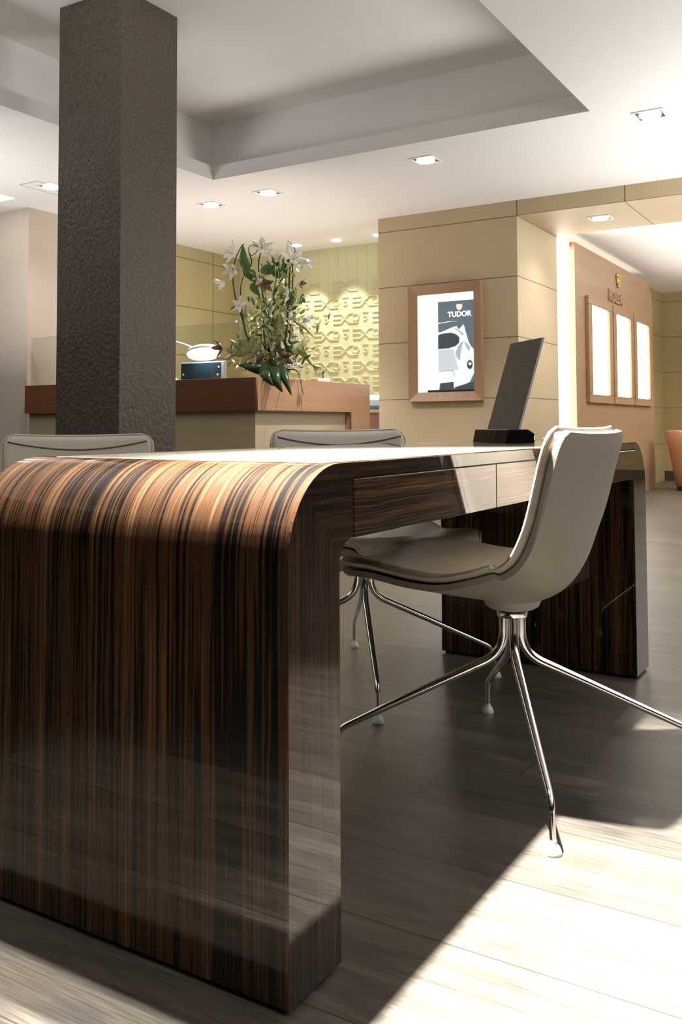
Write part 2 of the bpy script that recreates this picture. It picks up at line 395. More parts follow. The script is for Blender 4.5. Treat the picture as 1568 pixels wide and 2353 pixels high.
# shop panel wall with a rounded far top corner
t = thing('panel_wall', 'light walnut partition with gold crown emblem and three lit display windows', 'partition', (8.62, 2.638, 0))
bm = bmesh.new()
L = 3.2; Hh = 2.55
loop = [(0, 0), (L, 0), (L, Hh-.32)]
loop += [(L-.32+.32*math.cos(a), Hh-.32+.32*math.sin(a)) for a in [math.pi/2*k/8 for k in range(1, 9)]] + [(0, Hh)]
prism(bm, loop, 0, .07)
o = obj('panel', bm, m_oakwall, t, smooth=True, auto=30)
m_gold = simple('gold_metal', (.55, .42, .12), .35, metal=.6); m_letter = wood('walnut_letters', (.44, .275, .17), (.36, .215, .125), 'X', .42)
bm = bmesh.new()   # crown: base bar and five prongs with balls
cx, cz = 1.55, 2.30
prism(bm, [(cx-.035, cz), (cx+.035, cz), (cx+.03, cz+.035), (cx-.03, cz+.035)], -.025, 0)
for k in range(5):
    a = math.radians(-34+17*k); tx, tz = cx+.12*math.sin(a), cz+.035+.10*math.cos(a)
    bx_ = cx+(k-2)*.013
    prism(bm, [(bx_-.012, cz+.03), (bx_+.012, cz+.03), (tx+.003, tz), (tx-.003, tz)], -.02, 0)
    bmesh.ops.create_icosphere(bm, subdivisions=1, radius=.014, matrix=Matrix.Translation((tx, -.012, tz+.008)))
obj('crown_emblem', bm, m_gold, t)['label'] = 'gold crown emblem'
Mx = Matrix.Translation((1.42, -.010, 2.17)) @ Matrix.Rotation(math.pi/2, 4, 'X')
text_mesh('lettering', 'ROLEX', .17, .010, m_letter, t, Mx)
# three display windows set into the panel
dw = []
for i, (x0, x1, lab) in enumerate(((8.94, 9.81, 'lit display window nearest the bright light slot'), (9.86, 10.70, 'middle lit display window of the three on the walnut partition'), (10.75, 11.60, 'lit display window farthest from the light slot, nearest the tan tub chair'))):
    wd = x1-x0; g = thing('display_window', lab, 'display window', (x0, 2.638, 1.01), 0, 'display windows on the walnut partition')
    bm = bmesh.new(); f = .115
    box(bm, (0, -.04, 0), (wd, 0, .085), .006); box(bm, (0, -.04, 1.06-.085), (wd, 0, 1.06), .006)
    box(bm, (0, -.04, .085), (f, 0, 1.06-.085), .006); box(bm, (wd-f, -.04, .085), (wd, 0, 1.06-.085), .006)
    obj('window_frame', bm, m_oakwall, g)
    obj('lit_pane', B((f, -.012, .085), (wd-f, -.004, .975)), m_glow2, g)
# bright opal light slot between pillar and partition
t = thing('light_panel', 'tall white glowing light slot between stone pillar and walnut partition', 'light', (8.18, 2.70, 0))
obj('opal_panel', B((0.0, 0, .02), (.43, .03, 2.5)), emit('slot_glow', (1, .97, .9), 7), t)
obj('top_cap', B((0.0, -.02, 2.5), (.43, .05, 2.56), .004), m_trim, t)
# cove light on top of the partition
t = thing('cove_light', 'hidden strip light glowing along the top behind the walnut partition', 'light', (8.7, 2.73, 0))
obj('light_strip', B((0, 0, 2.44), (2.7, .03, 2.46)), emit('cove_strip', (1, .95, .82), 5), t)
obj('mounting_rail', B((0, -.02, 2.41), (2.7, .128, 2.44)), m_trim, t)

# stone column
tag(obj('stone_column', B((3.444, 3.454, 0), (3.88, 3.93, HU), .004), m_stone), 'tall square brown granite column rising through the ceiling recess', 'column')

# ------------------------------------------------------------ ceiling fittings
def downlight(x, y, label, power, z=HC, aim=(0, 0, -1), cone=105, sq=True, r=.065, col=(1, .96, .90), blend=1, group='square recessed downlights', rad=.04):
    t = thing('downlight', label, 'downlight', (x, y, z), 0, group)
    bm = bmesh.new(); h = .09
    if sq:
        for a, b in (((-h, -h, -.006), (h, -h+.014, 0)), ((-h, h-.014, -.006), (h, h, 0)), ((-h, -h+.014, -.006), (-h+.014, h-.014, 0)), ((h-.014, -h+.014, -.006), (h, h-.014, 0))): box(bm, a, b)
        obj('trim_frame', bm, m_trim, t)
        obj('recess', B((-h+.014, -h+.014, -.003), (h-.014, h-.014, 0)), m_dark, t)  # flat black plate stands in for the depth and shade of a recess
    else:
        lathe(bm, [(r+.012, 0), (r+.012, -.005), (r, -.006), (r, 0)], n=28, caps=False); obj('trim_ring', bm, m_trim, t, smooth=True, auto=30)
    bm = lathe(bmesh.new(), [(r*.98, -.003), (r*.98, -.012), (r*.8, -.017), (.001, -.019)], n=28)
    obj('lamp_face', bm, m_glow, t, smooth=True, auto=40)
    if power:
        s_ = spot('downlight_lamp', (x, y, z-.03), power, cone, aim, col, rad=rad, blend=blend)
    return t
KP = 1.0
downlight(5.58, 1.235, 'square downlight nearest the right edge of the ceiling', 110*KP)
downlight(5.71, 2.79, 'square downlight between the recess corner and the poster pillar', 110*KP)
downlight(5.85, 4.25, 'square downlight to the right of the pair beside the stone column', 110*KP)
downlight(5.92, 4.89, 'square downlight closest to the stone column', 110*KP)
downlight(7.60, 2.10, 'square downlight set into the stone-clad beam', 16*KP, z=2.52, group=None, aim=(-.05, .35, -1))
for x, y, lb in ((7.72, 5.25, 'small round downlight just right of the flowers'), (7.72, 4.77, 'small round downlight, middle of three over the relief wall'), (7.72, 4.29, 'small round downlight touching the poster pillar edge')):
    downlight(x, y, lb, 24*KP, sq=False, r=.05, aim=(.18, 0, -1), cone=62, group='round downlights over the relief wall', blend=.35)
# fittings that light the near floor and the rest of the shop (outside the picture)
downlight(1.6, 1.0, 'square downlight directly above the desk end', 1800*KP, aim=(-.02, -.27, -1), cone=50, blend=.6, rad=.03)
downlight(1.32, 1.36, 'square downlight above the back corner of the desk', 440*KP, aim=(-.04, -.06, -1), cone=50, blend=.8, rad=.03)
downlight(.4, .2, 'square downlight above the camera side of the desk', 12*KP, aim=(-.1, 0, -1), blend=1)
downlight(3.6, .95, 'square downlight above the far end of the desk', 22*KP)
downlight(3.3, 4.9, 'square downlight beyond the column on the left', 30*KP)
downlight(4.8, 5.55, 'square downlight in front of the beige end wall', 14*KP, aim=(.2, .25, -1))
downlight(1.2, 5.2, 'square downlight far left of the desk', 8*KP, cone=120, blend=1)
downlight(3.6, -1.8, 'square downlight in the right-hand aisle', 6*KP)
downlight(-1.6, -1.5, 'square downlight behind the camera', 10*KP)
downlight(10.5, .8, 'square downlight in the inner room near the tub chair', 130*KP)
downlight(12.5, 1.6, 'square downlight near the inner room end wall', 40*KP)
# access hatch outline
t = thing('ceiling_hatch', 'flush square access hatch in the ceiling left of the column', 'hatch', (4.64, 5.52, HC))
bm = bmesh.new()
for a, b in (((0, 0, -.002), (.45, .006, 0)), ((0, .20, -.002), (.45, .206, 0)), ((0, .006, -.002), (.006, .2, 0)), ((.444, .006, -.002), (.45, .2, 0))): box(bm, a, b)
obj('hatch_frame', bm, simple('hatch_gap', (.3, .27, .24), .8), t); obj('hatch_door', B((.006, .006, -.001), (.444, .2, 0)), m_white, t)
t = thing('ceiling_light_panel', 'flat bright ceiling light cut by the left picture edge', 'light', (4.55, 6.10, HC))
obj('diffuser', B((0, 0, -.004), (.35, .5, 0)), emit('soft_panel', (1, .97, .9), 3), t)

# ------------------------------------------------------------ the desk
def arc(cx, cz, r, a0, a1, n=14): return [(cx+r*math.cos(math.radians(a0+(a1-a0)*k/n)), cz+r*math.sin(math.radians(a0+(a1-a0)*k/n))) for k in range(n+1)]
DX0, DX1, DY0, DY1, DT = 1.049, 3.114, .728, 1.40, .742
desk = thing('executive_desk', 'glossy striped ebony desk with waterfall ends and rounded corners', 'desk', (0, 0, 0))
R_, r_ = .135, .038
IX0, IX1, IZ = 1.184, 2.963, .627
loop = [(DX0, .008), (IX0, .008)] + arc(IX0+r_, IZ-r_, r_, 180, 90, 6) + arc(IX1-r_, IZ-r_, r_, 90, 0, 6) + [(IX1, .008), (DX1, .008)] + arc(DX1-R_, DT-R_, R_, 0, 90) + arc(DX0+R_, DT-R_, R_, 90, 180)
guard = []   # keep the long flats flat beside the rounded corners
for i, p in enumerate(loop):
    q = loop[(i+1) % len(loop)]; d = math.hypot(q[0]-p[0], q[1]-p[1]); guard.append(p)
    if d > .06:
        for e in (.004, d-.004): guard.append((p[0]+(q[0]-p[0])*e/d, p[1]+(q[1]-p[1])*e/d))
bm = prism(bmesh.new(), guard, DY0+.004, DY1, 0, 1, 1)
for f in bm.faces: f.smooth = f.material_index == 0
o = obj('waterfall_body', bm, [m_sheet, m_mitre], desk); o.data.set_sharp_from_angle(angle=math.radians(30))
# front edge plate, mitred, with the drawer opening
dz0, dz1, dx0, dx1 = IZ+.001, .719, 1.225, 2.985
bm = bmesh.new()
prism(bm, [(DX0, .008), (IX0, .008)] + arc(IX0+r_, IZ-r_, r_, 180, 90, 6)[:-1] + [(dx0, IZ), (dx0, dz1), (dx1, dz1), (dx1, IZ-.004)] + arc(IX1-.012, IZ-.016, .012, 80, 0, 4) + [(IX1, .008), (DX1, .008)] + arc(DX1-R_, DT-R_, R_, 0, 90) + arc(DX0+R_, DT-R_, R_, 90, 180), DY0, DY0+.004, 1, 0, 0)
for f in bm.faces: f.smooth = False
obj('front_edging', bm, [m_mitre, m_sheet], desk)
obj('writing_surface', B((DX0+R_+.02, DY0+.04, DT-.002), (DX1-R_-.02, DY1-.03, DT+.0008), .0004, 1), simple('cream_lacquer', (.46, .42, .345), .35, coat=1), desk)['label'] = 'cream inlaid writing surface'
obj('drawer_gap_shade', B((dx0, DY0+.0035, IZ+.0), (dx1, DY0+.0045, dz1)), m_gap, desk)  # near-black sheet stands in for shade in the drawer gaps
for k in range(3):
    a = dx0+.002+k*(dx1-dx0)/3; b = dx0-.0012+(k+1)*(dx1-dx0)/3
    obj('drawer_front', B((a, DY0-.0005, IZ-.001), (b, DY0+.004, dz1-.003), .0008, 1), m_drawer, desk)
for x0, x1 in ((DX0, IX0), (IX1, DX1)):
    obj('plinth', B((x0+.008, DY0+.01, 0), (x1-.008, DY1-.01, .009)), m_gap, desk)

# tilted table mirror in its ebony block
wv = Vector((.682, .731, 0)).normalized(); ang = math.atan2(wv.y, wv.x)
t = thing('table_mirror', 'tilted frameless mirror standing in a dark striped wood block on the desk', 'mirror', (2.56, .955, DT+.001), ang)
# local x along the block, local -y is to the right in the picture
prof = [(-.05, 0), (.045, 0), (.036, .042), (-.03, .042), (-.05, .03)]
bm = bmesh.new(); 
va = [bm.verts.new((0.0, y, z)) for y, z in prof]; vb = [bm.verts.new((.235, y, z)) for y, z in prof]
bm.faces.new(va); bm.faces.new(vb[::-1])
for i in range(5): bm.faces.new((va[i], va[(i+1) % 5], vb[(i+1) % 5], vb[i]))
bmesh.ops.recalc_face_normals(bm, faces=bm.faces[:])
bmesh.ops.bevel(bm, geom=bm.edges[:], offset=.002, segments=1, affect='EDGES')
obj('wood_block', bm, m_mitre, t)
lean = math.tan(math.radians(17)); 
def slab(y0, y1, x0, x1, z0, z1):
    bm = bmesh.new(); P = []
    for x in (x0, x1):
        for (yy, zz) in ((y0, z0), (y1, z0), (y1, z1), (y0, z1)): P.append(bm.verts.new((x, yy-(zz)*lean, zz)))
    for f in ((0,1,2,3),(7,6,5,4),(0,4,5,1),(1,5,6,2),(2,6,7,3),(3,7,4,0)): bm.faces.new([P[i] for i in f])
    bmesh.ops.recalc_face_normals(bm, faces=bm.faces[:]); return bm
obj('mirror_backing', slab(.004, .010, .01, .222, .036, .315), m_edge, t)
obj('mirror_glass', slab(.010, .013, .012, .220, .037, .314), m_mirror, t)

# ------------------------------------------------------------ chairs
def spline(ps, n):
    out = []
    for i in range(len(ps)-1):
        p0 = Vector(ps[max(i-1, 0)]); p1 = Vector(ps[i]); p2 = Vector(ps[i+1]); p3 = Vector(ps[min(i+2, len(ps)-1)])
        for k in range(n):
            t = k/n
            out.append(.5*((2*p1)+(-p0+p2)*t+(2*p0-5*p1+4*p2-p3)*t*t+(-p0+3*p1-3*p2+p3)*t**3))
    out.append(Vector(ps[-1])); return out
PROF = [(.335, .440), (.32, .452), (.24, .452), (.15, .436), (.05, .415), (-.04, .408), (-.100, .426), (-.138, .480), (-.156, .555), (-.170, .63), (-.188, .71), (-.210, .783)]
CL = spline(PROF, 5); NV = len(CL)
ACC = [0]
for i in range(1, NV): ACC.append(ACC[-1]+(CL[i]-CL[i-1]).length)
TOT = ACC[-1]
def surf(u, i, off, grow=0, endin=0):
    p = CL[i]; t = (CL[min(i+1, NV-1)]-CL[max(i-1, 0)]).normalized(); n = Vector((t.y, -t.x))
    v = ACC[i]/TOT
    hw = .236+.014*math.sin(min(v, .55)/.55*math.pi)+.008*max(0, (v-.6)/.4)+grow
    d = min(ACC[i], TOT-ACC[i]); rc = .042 if v > .5 else .075
    if d < rc: hw -= rc*(1-math.sqrt(max(0, 1-((rc-d)/rc)**2)))
    cup = .016+.062*math.exp(-((v-.50)/.17)**2)
    c = cup*abs(u)**2.4
    q = p+n*(off+c)
    return Vector((u*hw, q.x, q.y))
def sheet(o0, o1, grow=0, nu=28, crown=0):
    bm = bmesh.new(); us = [-math.cos(math.pi*k/nu) for k in range(nu+1)]
    us = [(.65*a+.35*(-1+2*k/nu)) for k, a in enumerate(us)]; us[0] = -1; us[-1] = 1
    def edge(u, i):
        d = min(ACC[i], TOT-ACC[i], (1-abs(u))*.23)
        return min(1, math.sqrt(max(0, min(1, d/.014)))) 
    T = [[bm.verts.new(surf(u, i, (o0+o1)/2+(o1-o0)/2*(edge(u, i) if crown else 1), grow)) for u in us] for i in range(NV)]
    Bt = [[bm.verts.new(surf(u, i, (o0+o1)/2-(o1-o0)/2*(edge(u, i) if crown else 1), grow)) for u in us] for i in range(NV)]
    n = len(us)
    for i in range(NV-1):
        for j in range(n-1):
            bm.faces.new((T[i][j], T[i][j+1], T[i+1][j+1], T[i+1][j])); bm.faces.new((Bt[i][j], Bt[i+1][j], Bt[i+1][j+1], Bt[i][j+1]))
    for i in range(NV-1):
        bm.faces.new((T[i][0], T[i+1][0], Bt[i+1][0], Bt[i][0])); bm.faces.new((T[i][-1], Bt[i][-1], Bt[i+1][-1], T[i+1][-1]))
    for j in range(n-1):
        bm.faces.new((T[0][j], Bt[0][j], Bt[0][j+1], T[0][j+1])); bm.faces.new((T[-1][j], T[-1][j+1], Bt[-1][j+1], Bt[-1][j]))
    bmesh.ops.remove_doubles(bm, verts=bm.verts[:], dist=1e-5)
    bmesh.ops.recalc_face_normals(bm, faces=bm.faces[:]); return bm
LEG_R = .42
def leg_mesh():
    bm = bmesh.new()
    pts = fillet([(.021, 0, .372), (.021, 0, .268), (LEG_R-.012, 0, .092), (LEG_R, 0, .022)], [.05, .022], 9)
    # add points on the straight run
    rad = [.0105 if p.x < .1 else .0105-.0035*(p.x-.1)/(LEG_R-.1) for p in pts]
    rad = [min(r, .0062) if p.z < .078 else r for r, p in zip(rad, pts)]
    tube(bm, pts, rad, 18); return bm
def make_chair(name, label, loc, rz, star):
    t = thing(name, label, 'chair', loc, rz, 'leather swivel chairs round the desk')
    o = obj('shell', sheet(-.015, -.001), m_shell, t, smooth=True, auto=50)
    o = obj('seat_pad', sheet(.003, .028, .003, crown=1), m_leather, t, smooth=True, auto=80)
    bm = bmesh.new()   # welt around the pad
    rim = [surf(-1, i, .0155, .005) for i in range(NV)] + [surf(-1+2*k/14, NV-1, .0155, .004) for k in range(1, 14)] + [surf(1, i, .0155, .005) for i in range(NV-1, -1, -1)] + [surf(1-2*k/14, 0, .0155, .004) for k in range(1, 15)]
    tube(bm, rim, .0042, 8); obj('welt', bm, m_leather, o, smooth=True)
    bm = bmesh.new()
    def seam_at(u):
        fi = NV-1-(2.0+1.6*(1-abs(u)**1.8)); i0 = int(fi); return surf(u, i0, .0285).lerp(surf(u, i0+1, .0285), fi-i0)
    tube(bm, [seam_at(-.95+1.9*k/32) for k in range(33)], .0024, 6)
    obj('seam', bm, m_seam, o, smooth=True)
    bm = bmesh.new(); lathe(bm, [(.052, .372), (.062, .378), (.07, .398), (.085, .408)], (0, 0, 0), 32); obj('mounting_plate', bm, m_under, t, smooth=True, auto=40)
    bm = lathe(bmesh.new(), [(.034, .352), (.0355, .354), (.0355, .371), (.034, .373)], n=32); c = obj('collar', bm, m_chrome, t, smooth=True, auto=40)
    lm = leg_mesh(); me = None
    gm = None
    for k in range(4):
        a = star-rz+k*math.pi/2
        if me is None:
            l = obj('leg', lm, m_chrome, t, smooth=True, auto=60); me = l.data
            g = obj('glide', lathe(bmesh.new(), [(.016, 0), (.0165, .004), (.0125, .014), (.0075, .020), (.0072, .026)], (LEG_R, 0, 0), 20), m_glide, l, smooth=True, auto=50); gm = g.data
        else:
            l = bpy.data.objects.new('leg', me); C.objects.link(l); l.parent = t
            g = bpy.data.objects.new('glide', gm); C.objects.link(g); g.parent = l
        l.rotation_euler = (0, 0, a); g['label'] = 'white conical glide'
    return t
def copy_tree(o, parent=None):
    c = o.copy(); C.objects.link(c); c.parent = parent
    for ch in list(o.children): copy_tree(ch, c)
    return c
ch = make_chair('swivel_chair', 'taupe leather swivel chair seen from behind, drawn up to the drawers', (2.055, .790, 0), 0, math.radians(30.6))
k_i = 0
for loc, rz, star, lb in (((2.53, 1.465, 0), math.radians(147), math.radians(35), 'grey leather swivel chair behind the desk, below the flower counter'),
                      ((2.08, 2.27, 0), math.radians(136), math.radians(20), 'pale leather swivel chair at the left, in front of the stone column')):
    c = copy_tree(ch); c['label'] = lb; c.location = loc; c.rotation_euler = (0, 0, rz)
    k = 0
    dz = -.008 if k_i == 0 else -.022; k_i += 1
    for q in c.children:
        if q.name.split('.')[0] in ('shell', 'seat_pad', 'mounting_plate'): q.location.z += dz
        if q.name.startswith('leg'): q.rotation_euler = (0, 0, star-rz+k*math.pi/2); k += 1

# ------------------------------------------------------------ reception counter
KX, KY, KT, KB = 5.106, 3.798, 1.135, .903
t = thing('reception_counter', 'L-shaped reception counter with cherry wood top band and beige panels', 'counter', (0, 0, 0))
obj('top_band', B((KX, KY+.02, KB), (KX+.55, 6.20, KT-.0), .002, 1), m_cherry_y, t)['label'] = 'cherry band with shade painted into its colour'
bm = bmesh.new()
prism(bm, [(KX, KB), (6.37, KB), (6.37, 0), (6.671, 0), (6.671, KT), (KX, KT)], KY, KY+.02)
obj('front_frame', bm, m_cherry, t)
bm = bmesh.new(); box(bm, (KX+.552, KY+.02, KB), (6.671, KY+.45, KT-.0), .002, 1); box(bm, (6.37, KY+.02, 0), (6.671, KY+.45, KB))
obj('counter_top', bm, m_cherry, t)
obj('joint', B((5.646, KY-.001, KB), (5.649, KY, KT)), m_seam, t)
m_panel = simple('sand_panel', (.50, .41, .27), .6, var=(1.5, .04))
obj('side_panel', B((KX+.05, KY+.06, 0), (KX+.10, 6.2, KB)), m_panel, t)
obj('front_panel', B((KX+.10, KY+.06, 0), (6.37, KY+.11, KB)), m_panel, t)
t = thing('glass_screen', 'clear upright glass screen along the left arm of the counter', 'glass screen', (KX+.06, 3.99, KT))
bm = B((0, 0, 0), (.012, 2.2, .40)); obj('glass_pane', bm, m_glass, t)
obj('polished_edge', B((-.001, 0, .398), (.013, 2.2, .402)), simple('pale_edge', (.55, .58, .5), .3), t)
# desk lamp
t = thing('desk_lamp', 'white desk lamp with glowing oval head over the counter', 'lamp', (5.27, 4.76, KT))
lh = Vector((5.5-5.27, 4.61-4.76, 1.352-KT))
obj('base', lathe(bmesh.new(), [(.07, 0), (.07, .012), (.05, .03), (.02, .042), (.001, .045)], n=28), m_glide, t, smooth=True, auto=40)
bm = bmesh.new(); tube(bm, fillet([(0, 0, .04), (-.02, .22, .38), (.20, -.02, .285), (lh.x-.02, lh.y+.06, lh.z+.03)], [.05, .04]), .011, 10); obj('arm', bm, m_glide, t, smooth=True)
bm = bmesh.new(); lathe(bm, [(.10, .001), (.15, .006), (.152, .02), (.14, .038), (.08, .052), (.03, .06), (.001, .062)], n=36, sx=.75); hd = obj('lamp_head', bm, m_glide, t, smooth=True, auto=50); hd.location = lh
bm = bmesh.new(); lathe(bm, [(.138, .0), (.136, -.006), (.001, -.009)], n=36, sx=.75); d_ = obj('diffuser', bm, emit('lamp_diffuser', (.88, .95, 1), 16), hd, smooth=True)
hd.rotation_euler = Vector((0, 0, -1)).rotation_difference(Vector((-.27, -.16, -.95)).normalized()).to_euler()
# monitor
t = thing('monitor', 'small dark blue screen on the counter under the desk lamp', 'monitor', (5.56, 4.46, KT))
obj('housing', B((0, 0, .0), (.03, .44, .165), .006), simple('silver_plastic', (.35, .36, .36), .4), t)
obj('screen', B((-.002, .03, .012), (0, .435, .155)), simple('blue_glass', (.018, .034, .05), .2), t)
for (yy, zz) in ((.05, .12), (.06, .06), (.41, .07)):
    obj('button', lathe(bmesh.new(), [(.008, 0), (.008, .004), (.001, .005)], n=12), m_glide, t).matrix_local = Matrix.Translation((-.002, yy, zz)) @ Matrix.Rotation(-math.pi/2, 4, 'Y')
# small things to the right of the flowers
tag(obj('tray', B((5.85, 3.95, KT), (6.15, 4.12, KT+.014), .004), m_dark), 'flat black tray on the counter right of the flowers', 'tray')
tag(obj('card_box', B((6.03, 3.83, KT), (6.10, 3.90, KT+.03), .003), m_glide), 'small white card box at the front of the counter', 'box')
t = thing('ring_stand', 'small black stand with a thin upright pin on the counter', 'stand', (6.26, 4.0, KT))
obj('base', lathe(bmesh.new(), [(.07, 0), (.07, .01), (.03, .018), (.001, .02)], n=24), m_dark, t); obj('pin', tube(bmesh.new(), [(0, 0, .015), (0, 0, .08), (.004, 0, .10)], [.006, .004, .009], 8), m_dark, t)
for px, h_, lb in ((6.40, .018, 'left of two small clear glass blocks on the counter'), (6.52, .014, 'right of two small clear glass blocks on the counter')):
    tag(obj('glass_block', B((px, 3.86, KT), (px+.06, 3.90, KT+h_), .003), m_glass), lb, 'glass block', 'glass blocks on the counter')
# back counter by the relief wall with a pale case
t = thing('back_counter', 'brown wooden back counter below the relief wall', 'counter', (7.3, 3.98, 0))
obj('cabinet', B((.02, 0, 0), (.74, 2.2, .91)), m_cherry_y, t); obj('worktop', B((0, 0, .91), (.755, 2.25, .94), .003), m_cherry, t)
t = thing('glass_case', 'pale lit jewellery case with teal base on the back counter', 'display case', (7.34, 4.0, .94))
obj('base', B((0, 0, 0), (.5, .6, .035)), simple('teal_base', (.05, .13, .20), .4), t); obj('tray', B((.01, .01, .035), (.49, .59, .09)), simple('pale_grey', (.45, .5, .52), .5), t)
obj('light_pad', B((.01, .01, .09), (.49, .59, .135), .01), emit('case_glow', (.9, 1, .97), 1.3), t)

# ------------------------------------------------------------ poster display on the pillar
t = thing('poster_frame', 'lit cherry framed showcase on the stone pillar with black and white poster', 'showcase', (7.15, 3.655, 1.0))
# local: y negative to the right in the picture, x toward the room is negative
bm = bmesh.new(); W_, H_ = .683, 1.0; f = .078
def mitre_frame(bm, W_, H_, f, d0, d1):
    o_ = [(0, 0), (-W_, 0), (-W_, H_), (0, H_)]; i_ = [(-f, f), (-W_+f, f), (-W_+f, H_-f), (-f, H_-f)]
    for k in range(4):
        a, b, c, d = o_[k], o_[(k+1) % 4], i_[(k+1) % 4], i_[k]
        v = [bm.verts.new((x, p[0], p[1])) for p, x in ((a, -d0), (b, -d0), (c, -d1), (d, -d1), (a, 0), (b, 0), (c, 0), (d, 0))]
        for q in ((0, 1, 2, 3), (0, 4, 5, 1), (3, 2, 6, 7)): bm.faces.new([v[j] for j in q])
    bmesh.ops.recalc_face_normals(bm, faces=bm.faces[:])
mitre_frame(bm, W_, H_, f, .05, .022); obj('frame', bm, m_frame, t)
obj('light_box', B((-.004, -W_+f, f), (-.001, -f, H_-f)), m_case, t)
pg, nt, b = nm('poster_ground')     # dark slate print
tc = N(nt, 'ShaderNodeTexCoord'); sx_ = N(nt, 'ShaderNodeSeparateXYZ'); nt.links.new(tc.outputs['Object'], sx_.inputs[0])
b.inputs['Base Color'].default_value = (.045, .06, .075, 1); b.inputs['Emission Color'].default_value = (.10, .13, .155, 1); b.inputs['Emission Strength'].default_value = 1
py0, py1, pz0, pz1 = -.27, -.605, .07, .855
poster = obj('poster', B((-.010, py1, pz0), (-.005, py0, pz1)), pg, t)
def pe(name, col, s=1.0): return emit(name, col, s)
p_white = pe('print_white', (.72, .77, .80), .8); p_grey = pe('print_grey', (.30, .33, .36)); p_dark = pe('print_dark', (.035, .045, .055)); p_light = pe('print_light', (.42, .46, .50)); p_red = pe('print_red', (.75, .22, .10))
def P2(x, y):   # crop pixels of the poster area to local (y, z)
    return (py0-(x-605)/(1268-605)*(py0-py1), pz1-(y-470)/(2080-470)*(pz1-pz0))
def shape(name, pts, mat, lvl):
    bm = bmesh.new(); pp = [P2(*p) for p in pts]; d = .010+.0012*lvl
    a = [bm.verts.new((-d, *p)) for p in pp]; b_ = [bm.verts.new((-.010, *p)) for p in pp]; n = len(pp)
    f1 = bm.faces.new(a)
    for i in range(n): bm.faces.new((a[i], a[(i+1) % n], b_[(i+1) % n], b_[i]))
    bmesh.ops.triangulate(bm, faces=[f1]); bmesh.ops.recalc_face_normals(bm, faces=bm.faces[:])
    return obj(name, bm, mat, poster)
def ell(cx, cy, rx, ry, n=24): return [(cx+rx*math.cos(2*math.pi*k/n), cy+ry*math.sin(2*math.pi*k/n)) for k in range(n)]
shape('car_body', [(605, 1010), (660, 1010), (860, 980), (890, 930), (950, 915), (990, 980), (1040, 930), (1075, 895), (1100, 960), (1118, 1100), (1165, 1200), (1215, 1290), (1266, 1340), (1266, 1740), (1210, 1840), (1180, 1900), (1040, 1960), (900, 2000), (605, 2030)], p_white, 1)
shape('car_hood_shade', [(605, 1320), (890, 1320), (930, 1500), (985, 1690), (890, 1690), (605, 1690)], p_light, 2)
shape('windscreen', [(605, 1060), (700, 1035), (850, 1030), (940, 1060), (1000, 1120), (995, 1210), (930, 1265), (800, 1300), (605, 1305)], p_dark, 3)
shape('wing_shade', [(1030, 1210), (1070, 1180), (1050, 1260), (1020, 1400), (1010, 1520), (960, 1480), (925, 1400), (970, 1280)], p_grey, 3)
shape('wing_shade', [(1085, 1200), (1140, 1230), (1190, 1300), (1180, 1370), (1120, 1290)], p_grey, 3)
shape('mirror_shade', [(910, 960), (960, 990), (1060, 1090), (1080, 1060), (1010, 1000), (930, 950)], p_grey, 3)
shape('roof_line', [(605, 845), (760, 830), (900, 825), (995, 840), (900, 832), (760, 842), (605, 860)], p_white, 2)
shape('headlamp', ell(1185, 1600, 50, 78), p_dark, 3); shape('headlamp_glint', ell(1190, 1585, 26, 28), p_white, 4)
shape('lamp_disc', ell(700, 1830, 92, 62), pe('disc_white', (1, 1, 1), 1.4), 4); shape('lamp_disc', ell(980, 1890, 72, 62), p_white, 4); shape('lamp_disc', ell(1140, 1735, 66, 48), p_white, 4)
shape('grille', [(640, 1910), (885, 1890), (890, 2020), (620, 2050)], p_dark, 3); shape('grille', [(910, 1985), (1266, 1890), (1266, 2075), (905, 2075)], p_dark, 3)
shape('hood_line', [(620, 1690), (885, 1685), (915, 1800), (900, 1800), (875, 1700), (625, 1705)], p_grey, 3)
shape('crest', [(948, 535), (1060, 535), (1060, 590), (1040, 630), (1003, 648), (965, 630), (948, 590)], p_red, 2)
shape('crest_field', [(957, 543), (1050, 543), (1050, 588), (1033, 622), (1003, 637), (973, 622), (957, 588)], pe('crest_cream', (1, .93, .82), 1.1), 3)
shape('crest_rose', ell(1004, 605, 15, 15, 12), p_red, 4)
Mx = Matrix.Translation((-.0125, P2(1004, 0)[0], P2(0, 712)[1])) @ Matrix.Rotation(-math.pi/2, 4, 'Z') @ Matrix.Rotation(math.pi/2, 4, 'X')
tx = text_mesh('poster_lettering', 'TUDOR', .062, .0008, pe('letter_white', (1, 1, 1), 1.3), poster, Mx)
bm = bmesh.new(); box(bm, (-.02, -W_+f+.0, f), (-.006, -f-.09, f+.02), .004); obj('display_ledge', bm, m_dark, t)

# ------------------------------------------------------------ flower arrangement
AX = Vector((math.sin(YAW), -math.cos(YAW), 0)); AD = Vector((math.cos(YAW), math.sin(YAW), 0)); SP = .00328
FB = Vector((5.47, 3.91, KT))
def fp(px, py, d=0): return AX*((px-633)*SP)+AD*d+Vector((0, 0, (866-py)*SP))
fa = thing('flower_arrangement', 'tall arrangement of white lilies, twigs and green leaves on the counter', 'flowers', FB)
m_stem = simple('dark_twig', (.035, .022, .015), .6); m_leaf = simple('green_leaf', (.07, .15, .025), .4, var=(12, .2)); m_leafd = simple('dark_leaf', (.022, .055, .014), .28, var=(12, .2))
m_pet = simple('white_petal', (.92, .89, .78), .5, var=(14, .06)); m_petg = simple('green_petal', (.42, .40, .19), .5, var=(14, .15)); m_petb = simple('dusty_petal', (.34, .22, .15), .5, var=(14, .2)); m_lite = simple('pale_foliage', (.48, .50, .20), .5, var=(20, .35))
